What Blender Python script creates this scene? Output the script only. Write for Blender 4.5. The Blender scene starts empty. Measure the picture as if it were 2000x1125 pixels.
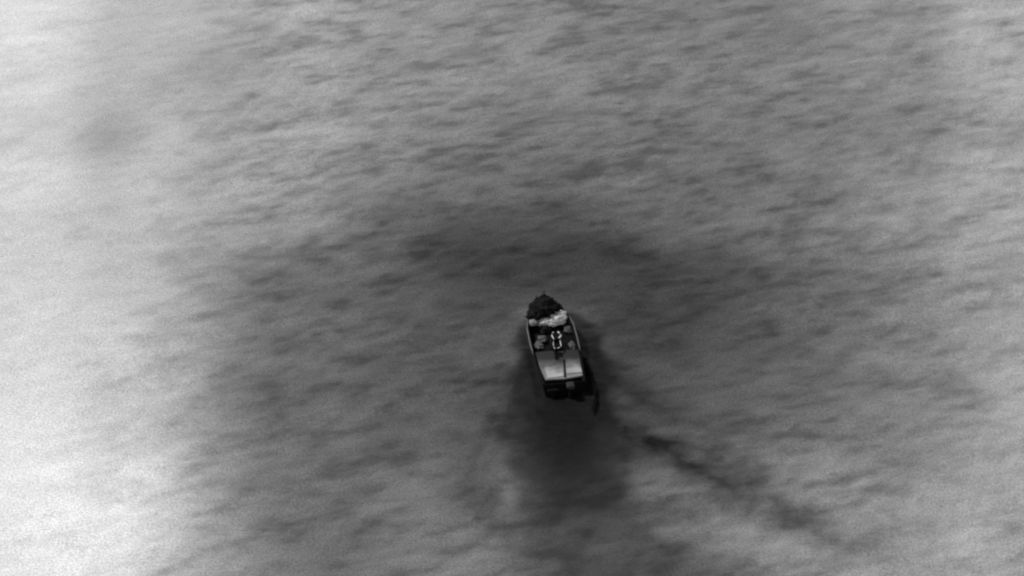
import bpy, bmesh, math, random
import numpy as np
from mathutils import Vector, Matrix
random.seed(4); RNG = np.random.RandomState(11)
S = bpy.context.scene
COL = S.collection
R = math.radians

# ------------------------------------------------------------------ camera
DEP, DIST, HALF = R(35), 150.0, 0.2          # look-down angle, range to the aim point, tan(half field of view)
cam_d = bpy.data.cameras.new('camera'); cam = bpy.data.objects.new('camera', cam_d); COL.objects.link(cam)
cam_d.sensor_width = 36; cam_d.lens = 18 / HALF; cam_d.clip_start = 1; cam_d.clip_end = 60000
CAM = Vector((0, -DIST * math.cos(DEP), DIST * math.sin(DEP)))
cam.location = CAM
cam.rotation_euler = (R(90) - DEP, 0, 0)
S.camera = cam

def ground(px, py, h=0.0):
    """plan position of a point of the 2000 x 1125 photograph at height h"""
    u = (px - 1000) / 1000 * HALF; v = -(py - 562.5) / 1000 * HALF
    f = Vector((0, math.cos(DEP), -math.sin(DEP))); up = Vector((0, math.sin(DEP), math.cos(DEP)))
    d = f + up * v + Vector((1, 0, 0)) * u
    t = (h - CAM.z) / d.z
    p = CAM + d * t
    return p.x, p.y

# ------------------------------------------------------------------ sky, sun, exposure
SUN_EL, SUN_AZ = R(55), R(-72)                # azimuth measured from +Y towards +X
SDIR = Vector((math.sin(SUN_AZ) * math.cos(SUN_EL), math.cos(SUN_AZ) * math.cos(SUN_EL), math.sin(SUN_EL)))
W = bpy.data.worlds.new('World'); S.world = W; W.use_nodes = True
nt = W.node_tree; nt.nodes.clear()
sk = nt.nodes.new('ShaderNodeTexSky'); sk.sky_type = 'NISHITA'; sk.sun_disc = False
sk.sun_elevation = SUN_EL; sk.sun_rotation = SUN_AZ
bw = nt.nodes.new('ShaderNodeRGBToBW'); bg = nt.nodes.new('ShaderNodeBackground'); bg.inputs[1].default_value = 0.05
ou = nt.nodes.new('ShaderNodeOutputWorld')
nt.links.new(sk.outputs[0], bw.inputs[0]); nt.links.new(bw.outputs[0], bg.inputs[0]); nt.links.new(bg.outputs[0], ou.inputs[0])
sd = bpy.data.lights.new('sun', 'SUN'); sd.energy = 5.0; sd.angle = R(0.9); sd.color = (1, 1, 1)
so = bpy.data.objects.new('sun', sd); COL.objects.link(so)
so.rotation_euler = SDIR.to_track_quat('Z', 'Y').to_euler(); so.location = SDIR * 400
S.view_settings.view_transform = 'Standard'; S.view_settings.look = 'None'
S.view_settings.exposure = 1.78; S.view_settings.gamma = 1
S.render.engine = 'CYCLES'
S.cycles.filter_width = 2.2
S.cycles.transparent_max_bounces = 16
S.render.resolution_x, S.render.resolution_y = 1024, 576

# ------------------------------------------------------------------ helpers
def tag(o, label=None, cat=None, group=None, kind=None):
    if label: o['label'] = label
    if cat: o['category'] = cat
    if group: o['group'] = group
    if kind: o['kind'] = kind
    return o
def link(name, me, mat, parent=None, smooth=True):
    o = bpy.data.objects.new(name, me); COL.objects.link(o)
    if mat: me.materials.append(mat)
    if parent: o.parent = parent
    if smooth:
        me.polygons.foreach_set('use_smooth', [True] * len(me.polygons))
    return o
def from_bm(name, bm, mat, parent=None, smooth=True):
    bmesh.ops.recalc_face_normals(bm, faces=bm.faces)
    me = bpy.data.meshes.new(name); bm.to_mesh(me); bm.free()
    return link(name, me, mat, parent, smooth)
def grid_mesh(name, xs, ys, Z):
    nx, ny = len(xs), len(ys)
    X, Y = np.meshgrid(xs, ys)
    co = np.stack([X, Y, Z], -1).reshape(-1, 3)
    i = np.arange((ny - 1) * nx).reshape(ny - 1, nx)[:, :-1].ravel()
    f = np.stack([i, i + 1, i + nx + 1, i + nx], -1)
    me = bpy.data.meshes.new(name)
    me.vertices.add(len(co)); me.vertices.foreach_set('co', co.ravel())
    me.loops.add(f.size); me.loops.foreach_set('vertex_index', f.ravel().astype(np.int32))
    me.polygons.add(len(f)); me.polygons.foreach_set('loop_start', np.arange(0, f.size, 4, dtype=np.int32))
    me.update(calc_edges=True); me.validate()
    return me
def attr(me, name, val):
    a = me.attributes.new(name, 'FLOAT', 'POINT'); a.data.foreach_set('value', val.ravel().astype(np.float32))
def axis(lo, hi, step, far, ratio=1.22):
    mid = list(np.arange(lo, hi + step / 2, step)); a, b, s = mid[0], mid[-1], step
    L, Rr = [], []
    while b < far:
        s *= ratio; a -= s; b += s; L.append(a); Rr.append(b)
    return np.array(L[::-1] + mid + Rr)
def vnoise(x, y, seed, scale):
    """smooth value noise"""
    g = np.random.RandomState(seed).rand(64, 64)
    u, v = x / scale, y / scale
    i, j = np.floor(u).astype(int), np.floor(v).astype(int)
    fu, fv = u - i, v - j; fu = fu * fu * (3 - 2 * fu); fv = fv * fv * (3 - 2 * fv)
    i0, i1, j0, j1 = i % 64, (i + 1) % 64, j % 64, (j + 1) % 64
    return (g[i0, j0] * (1 - fu) * (1 - fv) + g[i1, j0] * fu * (1 - fv) + g[i0, j1] * (1 - fu) * fv + g[i1, j1] * fu * fv)
def fbm(x, y, seed, scale, n=4):
    t = 0; a = 1; tot = 0
    for k in range(n):
        t = t + a * vnoise(x + 13.7 * k, y - 7.1 * k, seed + k, scale / 2 ** k); tot += a; a *= .55
    return t / tot
def sstep(a, b, x):
    t = np.clip((x - a) / (b - a), 0, 1); return t * t * (3 - 2 * t)

def material(name, base, rough=0.6, metal=0.0, vary=0.15, scale=3.0, bump=0.0, bscale=30, stretch=(1, 1, 1)):
    m = bpy.data.materials.new(name); m.use_nodes = True
    n = m.node_tree.nodes; l = m.node_tree.links; p = n['Principled BSDF']
    tc = n.new('ShaderNodeTexCoord'); mp = n.new('ShaderNodeMapping'); mp.inputs['Scale'].default_value = stretch
    l.new(tc.outputs['Object'], mp.inputs[0])
    nz = n.new('ShaderNodeTexNoise'); nz.inputs['Scale'].default_value = scale; nz.inputs['Detail'].default_value = 6
    l.new(mp.outputs[0], nz.inputs[0])
    cr = n.new('ShaderNodeValToRGB'); cr.color_ramp.elements[0].position = .32; cr.color_ramp.elements[1].position = .7
    a, b = base * (1 - vary), min(1, base * (1 + vary))
    cr.color_ramp.elements[0].color = (a, a, a, 1); cr.color_ramp.elements[1].color = (b, b, b, 1)
    l.new(nz.outputs[0], cr.inputs[0]); l.new(cr.outputs[0], p.inputs['Base Color'])
    p.inputs['Roughness'].default_value = rough; p.inputs['Metallic'].default_value = metal
    if bump:
        n2 = n.new('ShaderNodeTexNoise'); n2.inputs['Scale'].default_value = bscale; n2.inputs['Detail'].default_value = 4
        l.new(mp.outputs[0], n2.inputs[0])
        bp = n.new('ShaderNodeBump'); bp.inputs['Strength'].default_value = bump; bp.inputs['Distance'].default_value = .03
        l.new(n2.outputs[0], bp.inputs['Height']); l.new(bp.outputs[0], p.inputs['Normal'])
    return m

# ------------------------------------------------------------------ boat pose (needed by the wake)
BX, BY = ground(1102, 747, 0.85)              # transom centre
TX, TY = ground(1061, 580, 1.25)              # bow tip
HEAD = math.atan2(-(TX - BX), TY - BY)        # rotation about z, bow along local +Y
LEN = math.hypot(TX - BX, TY - BY)

def to_local(X, Y):
    dx, dy = X - BX, Y - BY; c, s = math.cos(HEAD), math.sin(HEAD)
    return dx * c + dy * s, -dx * s + dy * c

# ------------------------------------------------------------------ sea
xs = axis(-46, 46, .16, 16000); ys = axis(-32, 44, .16, 16000)
X, Y = np.meshgrid(xs, ys)
fade = sstep(75, 50, np.abs(X)) * sstep(80, 48, np.abs(Y - 6))
Z = np.zeros_like(X)
main_dir = R(108)
for lam, n, slope, spread in ((14, 6, .006, 20), (6.5, 12, .012, 26), (3.4, 22, .024, 32), (1.9, 26, .046, 30), (1.0, 34, .075, 36)):
    for k in range(n):
        L_ = lam * math.exp(RNG.normal(0, .22)); th = main_dir + R(RNG.normal(0, spread)); kk = 2 * math.pi / L_
        A = slope / kk * math.sqrt(2 / n) * RNG.uniform(.6, 1.3)
        ph = kk * (X * math.cos(th) + Y * math.sin(th)) + RNG.uniform(0, 6.283)
        ph = ph + 1.1 * vnoise(X, Y, 300 + k, lam * 2.5)
        Z += A * (np.sin(ph) + .18 * np.cos(2 * ph))
gust = .55 + .9 * fbm(X, Y * 1.6, 77, 16)
Z *= fade * gust * (.35 + .65 * sstep(-26, -10, X))

def seg_dist(pts, X, Y):
    """distance to a polyline and the parameter 0..1 along it"""
    best = np.full(X.shape, 1e9); par = np.zeros(X.shape); n = len(pts) - 1
    for i in range(n):
        (ax, ay), (bx, by) = pts[i], pts[i + 1]
        dx, dy = bx - ax, by - ay; t = np.clip(((X - ax) * dx + (Y - ay) * dy) / (dx * dx + dy * dy), 0, 1)
        d = np.hypot(X - ax - t * dx, Y - ay - t * dy)
        m = d < best; best = np.where(m, d, best); par = np.where(m, (i + t) / n, par)
    return best, par
lx, ly = to_local(X, Y)
wn = fbm(X, Y, 5, 3.2, 5) - .5; wn2 = fbm(X, Y, 9, 1.1, 4) - .5
wake = np.zeros_like(X)
def lay(v):
    global wake
    wake = 1 - (1 - wake) * (1 - np.clip(v, 0, 1))
d, t = seg_dist([ground(*p) for p in ((1098, 745), (1104, 830), (1122, 915), (1140, 990))], X, Y)
lay(sstep(1.25, .35, d / (1.8 + 1.3 * t) + wn * .9) * (1 - .85 * sstep(.45, 1, t)) * sstep(1.0, .93, t + .0 * wn) * .99)
d, t = seg_dist([ground(*p) for p in ((1085, 665), (1085, 760), (1095, 860), (1120, 940))], X, Y)
lay(sstep(1.12, .78, d / (2.7 + 1.0 * t) + wn * .8) * (.80 - .45 * t))
d, t = seg_dist([ground(*p) for p in ((1090, 830), (1125, 950), (1170, 1060), (1240, 1200))], X, Y)
lay(sstep(1.25, .5, d / (3.1 + 3.6 * t) + wn * 1.2) * (.66 - .10 * t) * (1 + 1.1 * wn))
arms = [(((1150, 690), (1205, 745), (1265, 792), (1335, 822), (1440, 850)), .85, 1.1),
        (((1150, 762), (1180, 815), (1235, 856), (1330, 885), (1400, 928), (1480, 985), (1545, 1012), (1640, 1060)), 1.05, 1.35),
        (((1035, 690), (1000, 740), (975, 800), (935, 900), (900, 985)), .60, 1.5),
        (((960, 940), (930, 1040), (900, 1050)), .30, 1.0)]
ridge = np.zeros_like(X)
for pts, s_, w_ in arms:
    d, t = seg_dist([ground(*p) for p in pts], X, Y)
    lay(sstep(1.5, .0, d / (w_ * (1 + .7 * t)) + wn * 1.6) * s_ * (1 - .5 * t) * (1 + 1.0 * wn2 + .6 * wn))
    ridge += np.exp(-(d / .8) ** 2) * .08 * (1 - .5 * t) * np.sin(d * 3 + 6 * wn)
# churned water hugging the hull
q = np.hypot(lx / (2.9 + .12 * (3 - ly)), (ly - 1.6) / 5.6)
lay(sstep(1.12, .72, q + wn * .75) * .40)
# spray thrown off the starboard quarter
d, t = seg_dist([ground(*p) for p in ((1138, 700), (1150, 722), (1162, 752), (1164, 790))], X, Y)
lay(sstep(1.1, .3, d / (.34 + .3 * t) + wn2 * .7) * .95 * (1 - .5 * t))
Z += np.exp(-(d / .35) ** 2) * .28 * np.sin(np.pi * np.clip(t, .02, .98))
# the trough left by the hull and the boil astern
near = sstep(8, 2, np.hypot(lx, ly + 3))
Z = Z * (1 - .6 * near) + ridge + near * .10 * wn2
hullmask = sstep(1.3, 1.0, np.abs(lx) / 1.25) * sstep(-.3, .3, ly) * sstep(LEN, LEN - 1.2, ly)
Z -= hullmask * .12
# streaky mottling of the water colour, lighter and darker
th = R(17); U = X * math.cos(th) + Y * math.sin(th); V = -X * math.sin(th) + Y * math.cos(th)
mot_gain = sstep(-26, -10, X) * (1 - .4 * sstep(12, 26, X))      # the mottling weakens to the left, a little to the right
mot = fbm(U / 2.0, V, 41, 1.3, 5) * .40 + fbm(U / 1.7, V, 61, 2.8, 4) * .20 + fbm(U / 2.6, V, 91, .55, 3) * .40
mot = .47 + (mot - .47) * (.26 + .74 * mot_gain) * 1.22
mot = np.where(mot < .47, mot, .47 + (mot - .47) * .6)
sea_me = grid_mesh('sea', xs, ys, Z)
attr(sea_me, 'wake', wake); attr(sea_me, 'mottle', mot)
SEA_ALB, WAKE_ALB = .195, .012
m = bpy.data.materials.new('sea water'); m.use_nodes = True
n = m.node_tree.nodes; l = m.node_tree.links; p = n['Principled BSDF']
def N(t, **k):
    x = n.new(t)
    for a, b in k.items(): setattr(x, a, b)
    return x
at = N('ShaderNodeAttribute', attribute_name='wake'); ar = N('ShaderNodeAttribute', attribute_name='mottle')
tc = N('ShaderNodeTexCoord'); mp = N('ShaderNodeMapping'); mp.inputs['Rotation'].default_value = (0, 0, -R(20)); mp.inputs['Scale'].default_value = (.42, 1, 1)
l.new(tc.outputs['Object'], mp.inputs[0])
n1 = N('ShaderNodeTexNoise'); n1.inputs['Scale'].default_value = 1.1; n1.inputs['Detail'].default_value = 7; n1.inputs['Roughness'].default_value = .6
n2 = N('ShaderNodeTexNoise'); n2.inputs['Scale'].default_value = 9; n2.inputs['Detail'].default_value = 3
l.new(mp.outputs[0], n1.inputs[0]); l.new(tc.outputs['Object'], n2.inputs[0])
mr = N('ShaderNodeMapRange'); l.new(ar.outputs['Fac'], mr.inputs[0])
mr.inputs[1].default_value = .30; mr.inputs[2].default_value = .60; mr.inputs[3].default_value = SEA_ALB * .55; mr.inputs[4].default_value = SEA_ALB * 1.15
mg = N('ShaderNodeMapRange'); l.new(n2.outputs[0], mg.inputs[0])
mg.inputs[1].default_value = .25; mg.inputs[2].default_value = .75; mg.inputs[3].default_value = .64; mg.inputs[4].default_value = 1.36
mu = N('ShaderNodeMath', operation='MULTIPLY'); l.new(mr.outputs[0], mu.inputs[0]); l.new(mg.outputs[0], mu.inputs[1])
mx = N('ShaderNodeMix'); l.new(at.outputs['Fac'], mx.inputs[0]); l.new(mu.outputs[0], mx.inputs[2]); mx.inputs[3].default_value = WAKE_ALB
l.new(mx.outputs[0], p.inputs['Base Color'])
p.inputs['Roughness'].default_value = .55; p.inputs['IOR'].default_value = 1.33; p.inputs['Specular IOR Level'].default_value = .35
b1 = N('ShaderNodeBump'); b1.inputs['Strength'].default_value = .5; b1.inputs['Distance'].default_value = .35; l.new(n1.outputs[0], b1.inputs['Height'])
b2 = N('ShaderNodeBump'); b2.inputs['Strength'].default_value = .35; b2.inputs['Distance'].default_value = .05
l.new(n2.outputs[0], b2.inputs['Height']); l.new(b1.outputs[0], b2.inputs['Normal']); l.new(b2.outputs[0], p.inputs['Normal'])
sea = link('sea', sea_me, m); tag(sea, 'grey rippled open sea with a dark V-shaped wake', 'sea', kind='structure')

# ------------------------------------------------------------------ unseen sheet added overhead to shade the sea
CZ = 105.0
K = SDIR / SDIR.z
LEV = [  # wanted sea brightness, which the cover of the added sheet is shaped to give
 (30,60,0.889),(300,60,0.729),(600,60,0.643),(800,60,0.549),(1000,60,0.517),(1300,60,0.477),
 (1500,60,0.464),(1700,60,0.555),(1960,60,0.665),(60,160,0.848),(250,160,0.720),(450,160,0.602),
 (620,160,0.591),(850,160,0.557),(1150,160,0.493),(1400,160,0.486),(1600,160,0.501),(1750,160,0.532),
 (1950,160,0.639),(100,262,0.798),(215,262,.62),(320,262,0.752),(450,262,0.637),(600,262,0.621),
 (750,262,0.533),(900,262,0.473),(1050,262,0.457),(1250,262,0.454),(1450,262,0.462),(1600,262,0.472),
 (1730,262,0.492),(1940,262,0.591),(60,350,0.867),(250,350,0.762),(420,350,0.659),(580,350,0.602),
 (720,350,0.504),(870,350,0.461),(1000,350,0.432),(1200,350,0.439),(1400,350,0.414),(1600,350,0.441),
 (1750,350,0.562),(1950,350,0.673),(50,435,0.810),(250,435,0.739),(400,435,0.669),(520,435,0.577),
 (610,435,0.535),(720,435,0.392),(850,435,0.354),(1000,435,0.317),(1150,435,0.345),(1300,435,0.403),
 (1450,435,0.441),(1600,435,0.489),(1750,435,0.583),(1940,435,0.637),(880,490,0.223),(1000,490,0.181),
 (1150,490,0.201),(60,545,0.820),(270,545,0.733),(420,545,0.573),(520,545,0.413),(650,545,0.379),
 (800,545,0.325),(950,545,0.227),(1090,545,0.198),(1250,545,0.205),(1400,545,0.273),(1550,545,0.373),
 (1700,545,0.454),(1930,545,0.604),(60,655,0.844),(240,655,0.823),(330,655,0.687),(420,655,0.582),
 (500,655,0.402),(600,655,0.413),(700,655,0.370),(850,655,0.309),(950,655,0.290),(1220,655,0.240),
 (1310,655,0.245),(1450,655,0.309),(1600,655,0.400),(1750,655,0.484),(1940,655,0.600),(60,750,0.863),
 (250,750,0.775),(380,750,0.678),(470,750,0.386),(600,750,0.372),(750,750,0.339),(880,750,0.296),
 (1300,750,0.313),(1420,750,0.318),(1550,750,0.382),(1700,750,0.459),(1850,750,0.552),(1960,750,0.654),
 (60,850,0.918),(250,850,0.800),(400,850,0.603),(500,850,0.419),(650,850,0.376),(800,850,0.364),
 (900,850,0.372),(1430,850,0.462),(1550,850,0.428),(1680,850,0.435),(1800,850,0.530),(1950,850,0.632),
 (120,950,1.000),(260,950,0.945),(380,950,0.746),(480,950,0.429),(620,950,0.391),(780,950,0.420),
 (900,950,0.420),(1300,950,0.420),(1600,950,0.555),(1750,950,0.567),(1940,950,0.618),(100,1065,1.000),
 (230,1065,0.919),(330,1065,0.710),(430,1065,0.595),(520,1065,0.439),(620,1065,0.377),(750,1065,0.436),
 (870,1065,0.480),(1000,1065,0.430),(1400,1065,0.460),(1520,1065,0.535),(1680,1065,0.589),(1930,1065,0.632),
 (1068,630,0.400),(1082,690,0.420),(1098,750,0.400),(1100,800,0.340),(1100,880,0.380),(1140,960,0.420),
 (1180,1065,0.460)]
pts = []; lev = []
for a, b, c in LEV:
    g = ground(a, b); lin = ((c + .055) / 1.055) ** 2.4
    pts.append((g[0] + K.x * CZ, g[1] + K.y * CZ)); lev.append(lin)
pts = np.array(pts); lev = np.array(lev)
AMB = .028                                       # what the open sky alone gives
T = np.clip((lev - AMB) / (.86 - AMB), .012, 1)
cx0, cy0 = K.x * CZ, K.y * CZ
cxs = axis(-42, 42, 1.0, 420, 1.12) + cx0; cys = axis(-36, 50, 1.0, 420, 1.12) + cy0
CX, CY = np.meshgrid(cxs, cys)
num = np.zeros_like(CX); den = np.zeros_like(CX) + 1e-12
for (a, b), tv in zip(pts, T):
    d2 = (CX - a) ** 2 + ((CY - b) / 1.5) ** 2
    w = 1 / (d2 + 3.0) ** 2.3
    num += w * math.log(tv); den += w
dens = 1 - np.sqrt(np.exp(num / den))            # each of the two faces takes its half
far = sstep(46, 90, np.maximum(np.abs(CX - cx0), np.abs(CY - cy0)))
dens = dens * (1 - far) + far * np.clip(.72 + .5 * (fbm(CX, CY, 21, 60) - .4), .6, .95)
lump = fbm(CX, CY, 31, 14, 4)
me_b = grid_mesh('shade_sheet', cxs, cys, CZ - 1.2 * lump); me_t = grid_mesh('shade_sheet_top', cxs, cys, CZ + .5 + 1.2 * lump)
bm = bmesh.new()
for me in (me_b, me_t): bm.from_mesh(me)
bm.verts.ensure_lookup_table()
bpy.data.meshes.remove(me_t)
nx, ny = len(cxs), len(cys); nv = nx * ny
loop = list(range(nx)) + [r * nx + nx - 1 for r in range(1, ny)] + [(ny - 1) * nx + c for c in range(nx - 2, -1, -1)] + [r * nx for r in range(ny - 2, 0, -1)]
for i in range(len(loop)):
    a, b = loop[i], loop[(i + 1) % len(loop)]
    bm.faces.new((bm.verts[a], bm.verts[b], bm.verts[nv + b], bm.verts[nv + a]))
mc = bpy.data.materials.new('shade_sheet'); mc.use_nodes = True
n = mc.node_tree.nodes; l = mc.node_tree.links; n.clear()
at = N('ShaderNodeAttribute', attribute_name='cover'); tr = N('ShaderNodeBsdfTransparent'); df = N('ShaderNodeBsdfDiffuse'); df.inputs[0].default_value = (.42, .42, .42, 1)
ms = N('ShaderNodeMixShader'); oo = N('ShaderNodeOutputMaterial')
l.new(at.outputs['Fac'], ms.inputs[0]); l.new(tr.outputs[0], ms.inputs[1]); l.new(df.outputs[0], ms.inputs[2]); l.new(ms.outputs[0], oo.inputs[0])
bpy.data.meshes.remove(me_b)
shade_sheet = from_bm('shade_sheet', bm, mc); attr(shade_sheet.data, 'cover', np.concatenate([dens.ravel(), dens.ravel()])); tag(shade_sheet, 'unseen sheet added above the sea to shade it in patches', 'shade_sheet', kind='structure')

# ------------------------------------------------------------------ materials of the boat
M = dict(
 hull=material('hull paint', .009, .5, vary=.3),
 deck=material('worn grey deck paint', .20, .65, vary=.4, scale=1.4, bump=.2),
 hatch=material('pale hatch paint', .62, .6, vary=.25, scale=1.8, bump=.2),
 sole=material('dark cockpit sole', .009, .7, vary=.5, scale=3),
 rail=material('pale gunwale rub rail', .17, .5, vary=.25, scale=2),
 steel=material('white enamelled tube', .93, .25, 0.0, vary=.03),
 dark=material('dark rubber and plastic', .008, .5, vary=.4),
 grey=material('mid grey plastic', .06, .5, vary=.2),
 tarp=material('white canvas', .85, .75, vary=.1, scale=3, bump=.5, bscale=7),
 hatchbag=material('grey canvas', .35, .8, vary=.2, scale=4, bump=.4, bscale=8),
 bundle=material('grey sacking', .13, .8, vary=.35, scale=5, bump=.5, bscale=12),
 cargo=material('black plastic wrap', .013, .5, vary=.5, scale=5, bump=.6, bscale=9),
)
# ------------------------------------------------------------------ shape helpers, local boat frame
def box(bm, cx, cy, cz, sx, sy, sz, bev=.03, rz=0, rx=0):
    r = bmesh.ops.create_cube(bm, size=1)
    vs = r['verts']
    for v in vs: v.co = Vector((v.co.x * sx, v.co.y * sy, v.co.z * sz))
    es = list({e for v in vs for e in v.link_edges})
    if bev:
        rr = bmesh.ops.bevel(bm, geom=es, offset=bev, segments=2, affect='EDGES', profile=.6)
        vs = list(set(rr['verts']) | {v for v in vs if v.is_valid})
    mt = Matrix.Translation((cx, cy, cz)) @ Matrix.Rotation(rz, 4, 'Z') @ Matrix.Rotation(rx, 4, 'X')
    bmesh.ops.transform(bm, matrix=mt, verts=vs)
def tube(bm, pts, rad, seg=8, closed=False):
    pts = [Vector(p) for p in pts]; rings = []
    n = len(pts)
    for i, p in enumerate(pts):
        a = pts[(i - 1) % n] if (closed or i) else p; b = pts[(i + 1) % n] if (closed or i < n - 1) else p
        t = (b - a).normalized(); u = t.cross(Vector((0, 0, 1)))
        if u.length < 1e-3: u = Vector((1, 0, 0))
        u.normalize(); w = t.cross(u)
        r = rad[i] if isinstance(rad, (list, tuple)) else rad
        rings.append([bm.verts.new(p + (u * math.cos(k * 2 * math.pi / seg) + w * math.sin(k * 2 * math.pi / seg)) * r) for k in range(seg)])
    m_ = n if closed else n - 1
    for i in range(m_):
        A, B = rings[i], rings[(i + 1) % n]
        for k in range(seg): bm.faces.new((A[k], A[(k + 1) % seg], B[(k + 1) % seg], B[k]))
    if not closed: bm.faces.new(rings[0][::-1]); bm.faces.new(rings[-1])
def blob(bm, cx, cy, cz, sx, sy, sz, seed, amp=.18, rz=0, sub=4, freq=2.2, flat=None):
    r = bmesh.ops.create_icosphere(bm, subdivisions=sub, radius=1)
    from mathutils import noise
    for v in r['verts']:
        p = v.co.copy(); k = 1 + amp * noise.noise(p * freq + Vector((seed * 3.1, seed, 0))) + amp * .5 * noise.noise(p * freq * 2.3 + Vector((0, seed * 5.3, 2)))
        p *= k
        if flat is not None and p.z < flat: p.z = flat
        c, s = math.cos(rz), math.sin(rz); q = Vector((p.x * sx, p.y * sy, p.z * sz))
        v.co = Vector((cx + q.x * c - q.y * s, cy + q.x * s + q.y * c, cz + q.z))
def prism(bm, poly, z0, z1):
    lo = [bm.verts.new((x, y, z0)) for x, y in poly]; hi = [bm.verts.new((x, y, z1)) for x, y in poly]
    bm.faces.new(lo[::-1]); bm.faces.new(hi)
    for i in range(len(poly)):
        j = (i + 1) % len(poly); bm.faces.new((lo[i], lo[j], hi[j], hi[i]))
def loc(px, py, h):
    x, y = ground(px, py, h); dx, dy = x - BX, y - BY; c, s = math.cos(HEAD), math.sin(HEAD)
    return dx * c + dy * s, -dx * s + dy * c

# ------------------------------------------------------------------ boat
boat = bpy.data.objects.new('motor_boat', None); COL.objects.link(boat)
boat.location = (BX, BY, 0); boat.rotation_euler = (R(1.5), 0, HEAD)
tag(boat, 'open motor boat with dark hull and pale aft deck, speeding away ahead of its wake', 'boat')
HB = [(0, 1.20), (.5, 1.24), (1.5, 1.31), (2.6, 1.36), (3.8, 1.38), (5.0, 1.36), (LEN - 2.1, 1.24), (LEN - 1.5, 1.06), (LEN - .9, .78), (LEN - .4, .42), (LEN, .05)]
print('LEN', LEN)
def half(y):
    for (a, b), (c, d_) in zip(HB, HB[1:]):
        if a <= y <= c: return b + (d_ - b) * (y - a) / (c - a)
    return HB[-1][1] if y > HB[-1][0] else HB[0][1]
def sheer(y): return .86 + .45 * max(0, (y - 3) / (LEN - 3)) ** 1.8
bm = bmesh.new(); rings = []
NS = 40
for i in range(NS + 1):
    y = LEN * (i / NS); h = half(y); z = sheer(y); t = max(0, (y - 5) / (LEN - 5))
    keel = -.42 + .75 * t ** 2.2; chw = h * (.86 - .3 * t); chz = .02 + .35 * t * t
    prof = [(-h, z), (-h * .985, z - .12), (-(h + chw) / 2, (z + chz) / 2), (-chw, chz), (-chw * .55, (chz + keel) / 2 - .02), (0, keel)]
    inner = [(h - .13 if h > .2 else h * .4, z + .002), (h - .17 if h > .25 else h * .3, z - .32)]
    ring = prof + [(-x, zz) for x, zz in prof[-2::-1]]
    ring = [(-inner[1][0], inner[1][1]), (-inner[0][0], inner[0][1])] + ring + [(inner[0][0], inner[0][1]), (inner[1][0], inner[1][1])]
    rings.append([bm.verts.new((x, y, zz)) for x, zz in ring])
for A, B in zip(rings, rings[1:]):
    for k in range(len(A) - 1): bm.faces.new((A[k], A[k + 1], B[k + 1], B[k]))
bm.faces.new(rings[0][2:-2]); 
from_bm('hull', bm, M['hull'], boat)
# cockpit sole and foredeck
bm = bmesh.new(); n_ = 24
poly = [(-(half(y) - .15), y) for y in np.linspace(.03, 7.4, n_)] + [((half(y) - .15), y) for y in np.linspace(7.4, .03, n_)]
prism(bm, poly, .38, .46); from_bm('cockpit_sole', bm, M['sole'], boat, False)
bm = bmesh.new()
y0 = 6.55; top = LEN - .1
poly = [(-(max(half(y) - .14, .02)), y) for y in np.linspace(y0, top, 12)] + [(max(half(y) - .14, .02), y) for y in np.linspace(top, y0, 12)]
lo = [bm.verts.new((x, y, sheer(y) - .10)) for x, y in poly]; hi = [bm.verts.new((x, y, sheer(y) - .02 + .05 * (1 - abs(x)))) for x, y in poly]
bm.faces.new(lo[::-1]); bm.faces.new(hi)
for i in range(len(poly)): j = (i + 1) % len(poly); bm.faces.new((lo[i], lo[j], hi[j], hi[i]))
from_bm('foredeck', bm, M['hull'], boat, False)
# aft deck: outline read in plan
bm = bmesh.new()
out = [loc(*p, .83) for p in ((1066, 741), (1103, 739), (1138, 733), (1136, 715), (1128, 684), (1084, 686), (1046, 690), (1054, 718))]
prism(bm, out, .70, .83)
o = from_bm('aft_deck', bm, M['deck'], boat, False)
o['label'] = 'grey aft deck, darker towards the cockpit'
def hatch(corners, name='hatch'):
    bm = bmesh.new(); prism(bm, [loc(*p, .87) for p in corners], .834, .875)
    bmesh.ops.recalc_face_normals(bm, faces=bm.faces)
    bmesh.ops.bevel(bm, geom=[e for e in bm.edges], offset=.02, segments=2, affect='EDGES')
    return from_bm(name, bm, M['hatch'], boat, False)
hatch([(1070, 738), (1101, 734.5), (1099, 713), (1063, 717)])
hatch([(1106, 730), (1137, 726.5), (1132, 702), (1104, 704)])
for key in ('hull', 'sole', 'dark', 'cargo', 'grey'):
    M[key].node_tree.nodes['Principled BSDF'].inputs['Specular IOR Level'].default_value = .12
    M[key].node_tree.nodes['Principled BSDF'].inputs['Roughness'].default_value = .8
# deck and hatch colour darkens towards the cockpit, lightens towards the stern
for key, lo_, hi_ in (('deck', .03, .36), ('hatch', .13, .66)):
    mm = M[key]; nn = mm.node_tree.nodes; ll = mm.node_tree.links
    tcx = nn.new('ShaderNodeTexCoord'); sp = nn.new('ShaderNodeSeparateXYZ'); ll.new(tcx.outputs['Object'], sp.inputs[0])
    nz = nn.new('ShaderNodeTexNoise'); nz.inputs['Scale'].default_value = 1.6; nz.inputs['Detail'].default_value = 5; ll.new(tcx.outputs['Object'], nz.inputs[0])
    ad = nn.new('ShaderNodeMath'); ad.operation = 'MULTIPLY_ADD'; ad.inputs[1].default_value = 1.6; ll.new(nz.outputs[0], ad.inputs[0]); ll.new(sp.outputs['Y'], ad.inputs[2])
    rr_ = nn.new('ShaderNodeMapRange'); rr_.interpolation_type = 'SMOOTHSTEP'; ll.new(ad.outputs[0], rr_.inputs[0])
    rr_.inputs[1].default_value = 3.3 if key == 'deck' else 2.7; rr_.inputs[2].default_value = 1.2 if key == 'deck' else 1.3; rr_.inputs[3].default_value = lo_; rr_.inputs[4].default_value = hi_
    ll.new(rr_.outputs[0], nn['Principled BSDF'].inputs['Base Color'])
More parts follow.
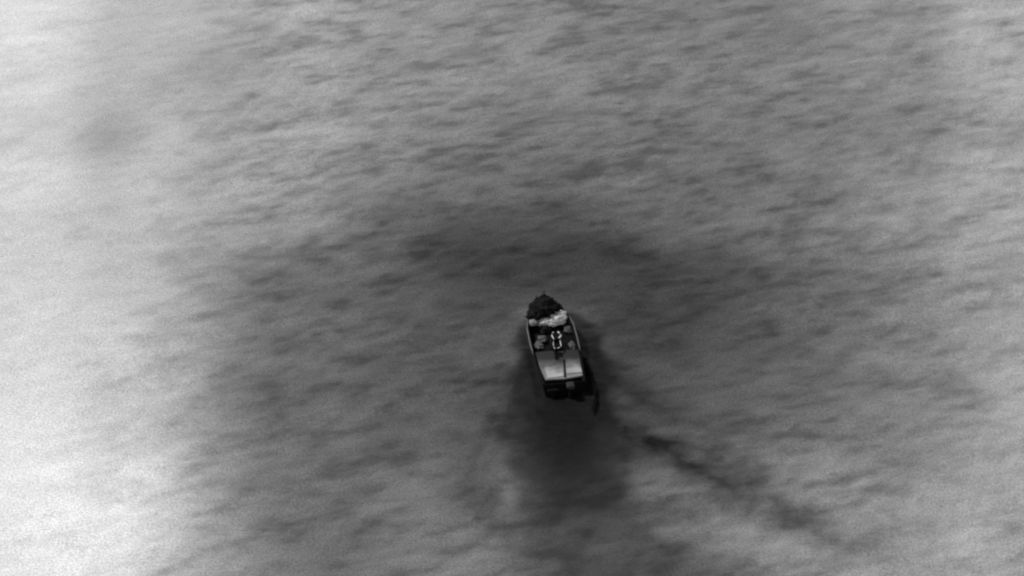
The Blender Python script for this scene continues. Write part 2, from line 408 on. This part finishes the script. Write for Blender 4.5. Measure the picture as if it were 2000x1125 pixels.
bm = bmesh.new(); a = loc(1103.5, 736, .88); b = loc(1101, 703, .88); tube(bm, [(*a, .875), ((a[0] + b[0]) / 2 + .02, (a[1] + b[1]) / 2, .88), (*b, .875)], [.045, .035, .05], 8); from_bm('hatch_seam', bm, M['dark'], boat)  # dark strip put in for the seam between the hatches
# transom board and gunwales
bm = bmesh.new(); box(bm, 0, .02, .62, 2.3, .10, .44, .02); from_bm('transom', bm, M['dark'], boat, False)
for s in (-1, 1):
    bm = bmesh.new()
    tube(bm, [(s * (half(y) - .03), y, sheer(y) + .03) for y in np.linspace(2.7, 5.7, 22)], [.012 + .035 * min(1, (i + 1) / 5, (22 - i) / 4) for i in range(22)], 8)
    o = from_bm('gunwale_rail', bm, M['rail'], boat)
# console with bright tubing
con = loc(1087, 676, .95); cx_, cy_ = con
bm = bmesh.new(); box(bm, cx_, cy_, .78, .62, .70, .66, .07); box(bm, cx_, cy_ + .22, 1.18, .50, .26, .22, .06, rx=R(-20))
box(bm, cx_, cy_ - .75, .66, .46, .42, .42, .06)
co = from_bm('console', bm, M['dark'], boat)
def ring_tube(pxs, h, r, name):
    bm = bmesh.new(); tube(bm, [(*loc(a, b, h), h) for a, b in pxs], r, 8)
    return from_bm(name, bm, M['steel'], co)
H = 1.33
def rail_pieces(name, h, pieces, label=None):
    bm = bmesh.new()
    for r, pxs in pieces:
        q = [Vector((*loc(a, b, h), h)) for a, b in pxs]
        tube(bm, q, [r * .55] + [r] * (len(q) - 2) + [r * .6], 8)
    return from_bm(name, bm, M['steel'], co)
bm = bmesh.new()
for pxs, h in (([(1083.5, 650), (1080, 655), (1078, 659), (1079.5, 662.5), (1083, 665.5), (1091, 664), (1095, 658), (1093, 653), (1089, 650)], H - .05),
               ([(1081, 668), (1080, 675), (1081, 681), (1086, 683), (1093, 680), (1096, 675), (1093, 667)], 1.17)):
    tube(bm, [Vector((*loc(a, b, h), h)) for a, b in pxs], .03, 6, True)
from_bm('console_frame', bm, M['dark'], co)
rail_pieces('grab_rail', H, [(.035, [(1080.5, 650.5), (1080, 651.5), (1079.5, 652.5)]), (.036, [(1077.8, 655), (1078, 658), (1079.5, 661), (1082, 664.5)])])
rail_pieces('grab_rail', H, [(.05, [(1089, 650), (1091, 651.5), (1092.5, 653.5)]), (.058, [(1095, 655.5), (1094.6, 658.5), (1092.5, 661.5), (1090.5, 661)])])
rail_pieces('seat_frame', 1.22, [(.020, [(1081, 668), (1080.5, 673), (1081.5, 679)]), (.03, [(1081.5, 680), (1083, 681.5), (1084.5, 681)])])
rail_pieces('seat_frame', 1.22, [(.034, [(1093.5, 666), (1094.5, 671), (1096, 678)]), (.03, [(1088.5, 681.5), (1091, 680.5), (1094, 679)])])
bm = bmesh.new(); tube(bm, [(cx_ - .12, cy_ + .3, .8), (cx_ - .12, cy_ + .32, 1.25)], .02); tube(bm, [(cx_ + .12, cy_ + .3, .8), (cx_ + .12, cy_ + .32, 1.25)], .02)
tube(bm, [(cx_ + .16 * math.cos(a), cy_ + .05 + .03 * math.sin(a), 1.22 + .16 * math.sin(a)) for a in np.linspace(0, 2 * math.pi, 17)[:-1]], .015, 6, True)
from_bm('steering_wheel', bm, M['dark'], co)
# dark strip by the console and bow staffs
bm = bmesh.new(); a = loc(1087, 700, .85); tube(bm, [(a[0], a[1] - .1, .86), (a[0] - .03, a[1] + .75, .90)], [.10, .06], 8); from_bm('dark_deck_strip', bm, M['dark'], boat)
bm = bmesh.new()
for pxx, pyy, top in ((1062, 598, 2.15), (1047, 600, 1.9), (1078, 600, 1.75)):
    a = loc(pxx, pyy, 1.2); tube(bm, [(a[0], a[1], 1.05), (a[0], a[1], (top + 1.2) / 2), (a[0] + .01, a[1], top)], [.05, .035, .018], 6)
from_bm('bow_staff', bm, M['dark'], boat)
# outboard motor
bm = bmesh.new(); a = loc(1114, 748, 1.0)
box(bm, a[0], -.30, .30, .16, .26, .9, .04); box(bm, a[0], -.16, .72, .30, .20, .25, .03); box(bm, a[0], -.28, -.25, .12, .42, .12, .04)
om = from_bm('outboard_motor', bm, M['dark'], boat)
bm = bmesh.new(); box(bm, a[0], -.30, .86, .44, .46, .24, .08); from_bm('cowl', bm, M['grey'], om)
bm = bmesh.new()
for k in range(3): box(bm, a[0] + .1 * math.cos(k * 2.09), -.66, -.25 + .1 * math.sin(k * 2.09), .2, .02, .1, .005, rx=.5)
from_bm('propeller', bm, M['dark'], om)
bm = bmesh.new(); box(bm, a[0] - .95, -.16, .55, .62, .26, .08, .03); box(bm, a[0] - .95, -.13, .30, .2, .2, .5, .03)
from_bm('swim_step', bm, M['dark'], boat)

# ------------------------------------------------------------------ cargo lying in the boat (things of their own)
def world_at(lx_, ly_, z):
    v = Matrix.Translation(boat.location) @ boat.rotation_euler.to_matrix().to_4x4() @ Vector((lx_, ly_, z)); return v
def cargo(name, label, cat, mat, px, py, h, base, dims, seed, amp=.2, rz=0, group=None, freq=2.2, extra=()):
    a = loc(px, py, h); bm = bmesh.new()
    blob(bm, 0, 0, dims[2] * .5, dims[0] / 2, dims[1] / 2, dims[2] / 2, seed, amp, rz, flat=-.85, freq=freq)
    for ex, ey, ez, sx, sy, sz in extra: blob(bm, ex, ey, ez, sx / 2, sy / 2, sz / 2, seed + 7 + ex, amp, rz, flat=-.9, freq=freq)
    o = from_bm(name, bm, M[mat]); o.location = world_at(a[0], a[1], base); o.rotation_euler = (0, 0, HEAD); tag(o, label, cat, group); return o
cargo('canvas_cover', 'crumpled white canvas heaped across the boat just behind its dark bow', 'tarp', 'tarp', 1090, 622, 1.05, .55, (1.0, .95, .75), 3, .28,
      extra=((-.75, -.12, .28, 1.1, .6, .5), (-.35, -.1, .25, .9, .7, .5), (.25, .18, .35, .6, .7, .7)), freq=2.6)
cargo('canvas_bag', 'small pale canvas bag on the port gunwale beside the white canvas', 'bag', 'hatchbag', 1041, 632, 1.0, .78, (.5, .55, .36), 5, .2)
def sack(*a, **k): return cargo(*a, **k)
g_ = 'cargo bundles in the cockpit'
cargo('cargo_bundle', 'round grey bundle left of the console', 'bundle', 'bundle', 1060, 661, .75, .45, (.50, .60, .30), 8, .5, group=g_, freq=1.5)
cargo('cargo_bundle', 'pale grey bundle right of the console against the starboard side', 'bundle', 'bundle', 1117, 674, .75, .45, (.45, .62, .32), 9, .5, group=g_, freq=1.5)
cargo('cargo_bundle', 'grey bundle in the forward starboard corner of the cockpit', 'bundle', 'bundle', 1109, 643, .7, .45, (.5, .7, .26), 12, .5, group=g_, freq=1.5)
cargo('cargo_bundle', 'dull grey bundle at the aft port corner of the cockpit', 'bundle', 'bundle', 1052, 676, .6, .45, (.5, .6, .2), 15, .5, group=g_, freq=1.5)
cargo('cargo_bundle', 'long dark bundle lying forward of the console to port', 'bundle', 'cargo', 1063, 640, .7, .45, (.8, 1.0, .34), 18, .5, group=g_, freq=1.5)
cargo('cargo_heap', 'tall ragged black heap of wrapped cargo on the bow', 'cargo', 'cargo', 1064, 604, 1.35, .95, (1.3, 1.3, .85), 21, .55, freq=3.4,
      extra=((-.62, -.35, .2, .9, .9, .5), (.5, .1, .2, .8, .9, .6), (-.15, .75, .2, .6, .8, .5), (-.6, .35, .2, .5, .6, .5), (.25, .6, .1, .5, .6, .4)))

# ------------------------------------------------------------------ spray flecks
bm = bmesh.new()
def fleck(x, y, z, r):
    q = bmesh.ops.create_icosphere(bm, subdivisions=1, radius=r)
    bmesh.ops.transform(bm, matrix=Matrix.Translation((x, y, z)) @ Matrix.Diagonal((1, 1.3, .5, 1)), verts=q['verts'])
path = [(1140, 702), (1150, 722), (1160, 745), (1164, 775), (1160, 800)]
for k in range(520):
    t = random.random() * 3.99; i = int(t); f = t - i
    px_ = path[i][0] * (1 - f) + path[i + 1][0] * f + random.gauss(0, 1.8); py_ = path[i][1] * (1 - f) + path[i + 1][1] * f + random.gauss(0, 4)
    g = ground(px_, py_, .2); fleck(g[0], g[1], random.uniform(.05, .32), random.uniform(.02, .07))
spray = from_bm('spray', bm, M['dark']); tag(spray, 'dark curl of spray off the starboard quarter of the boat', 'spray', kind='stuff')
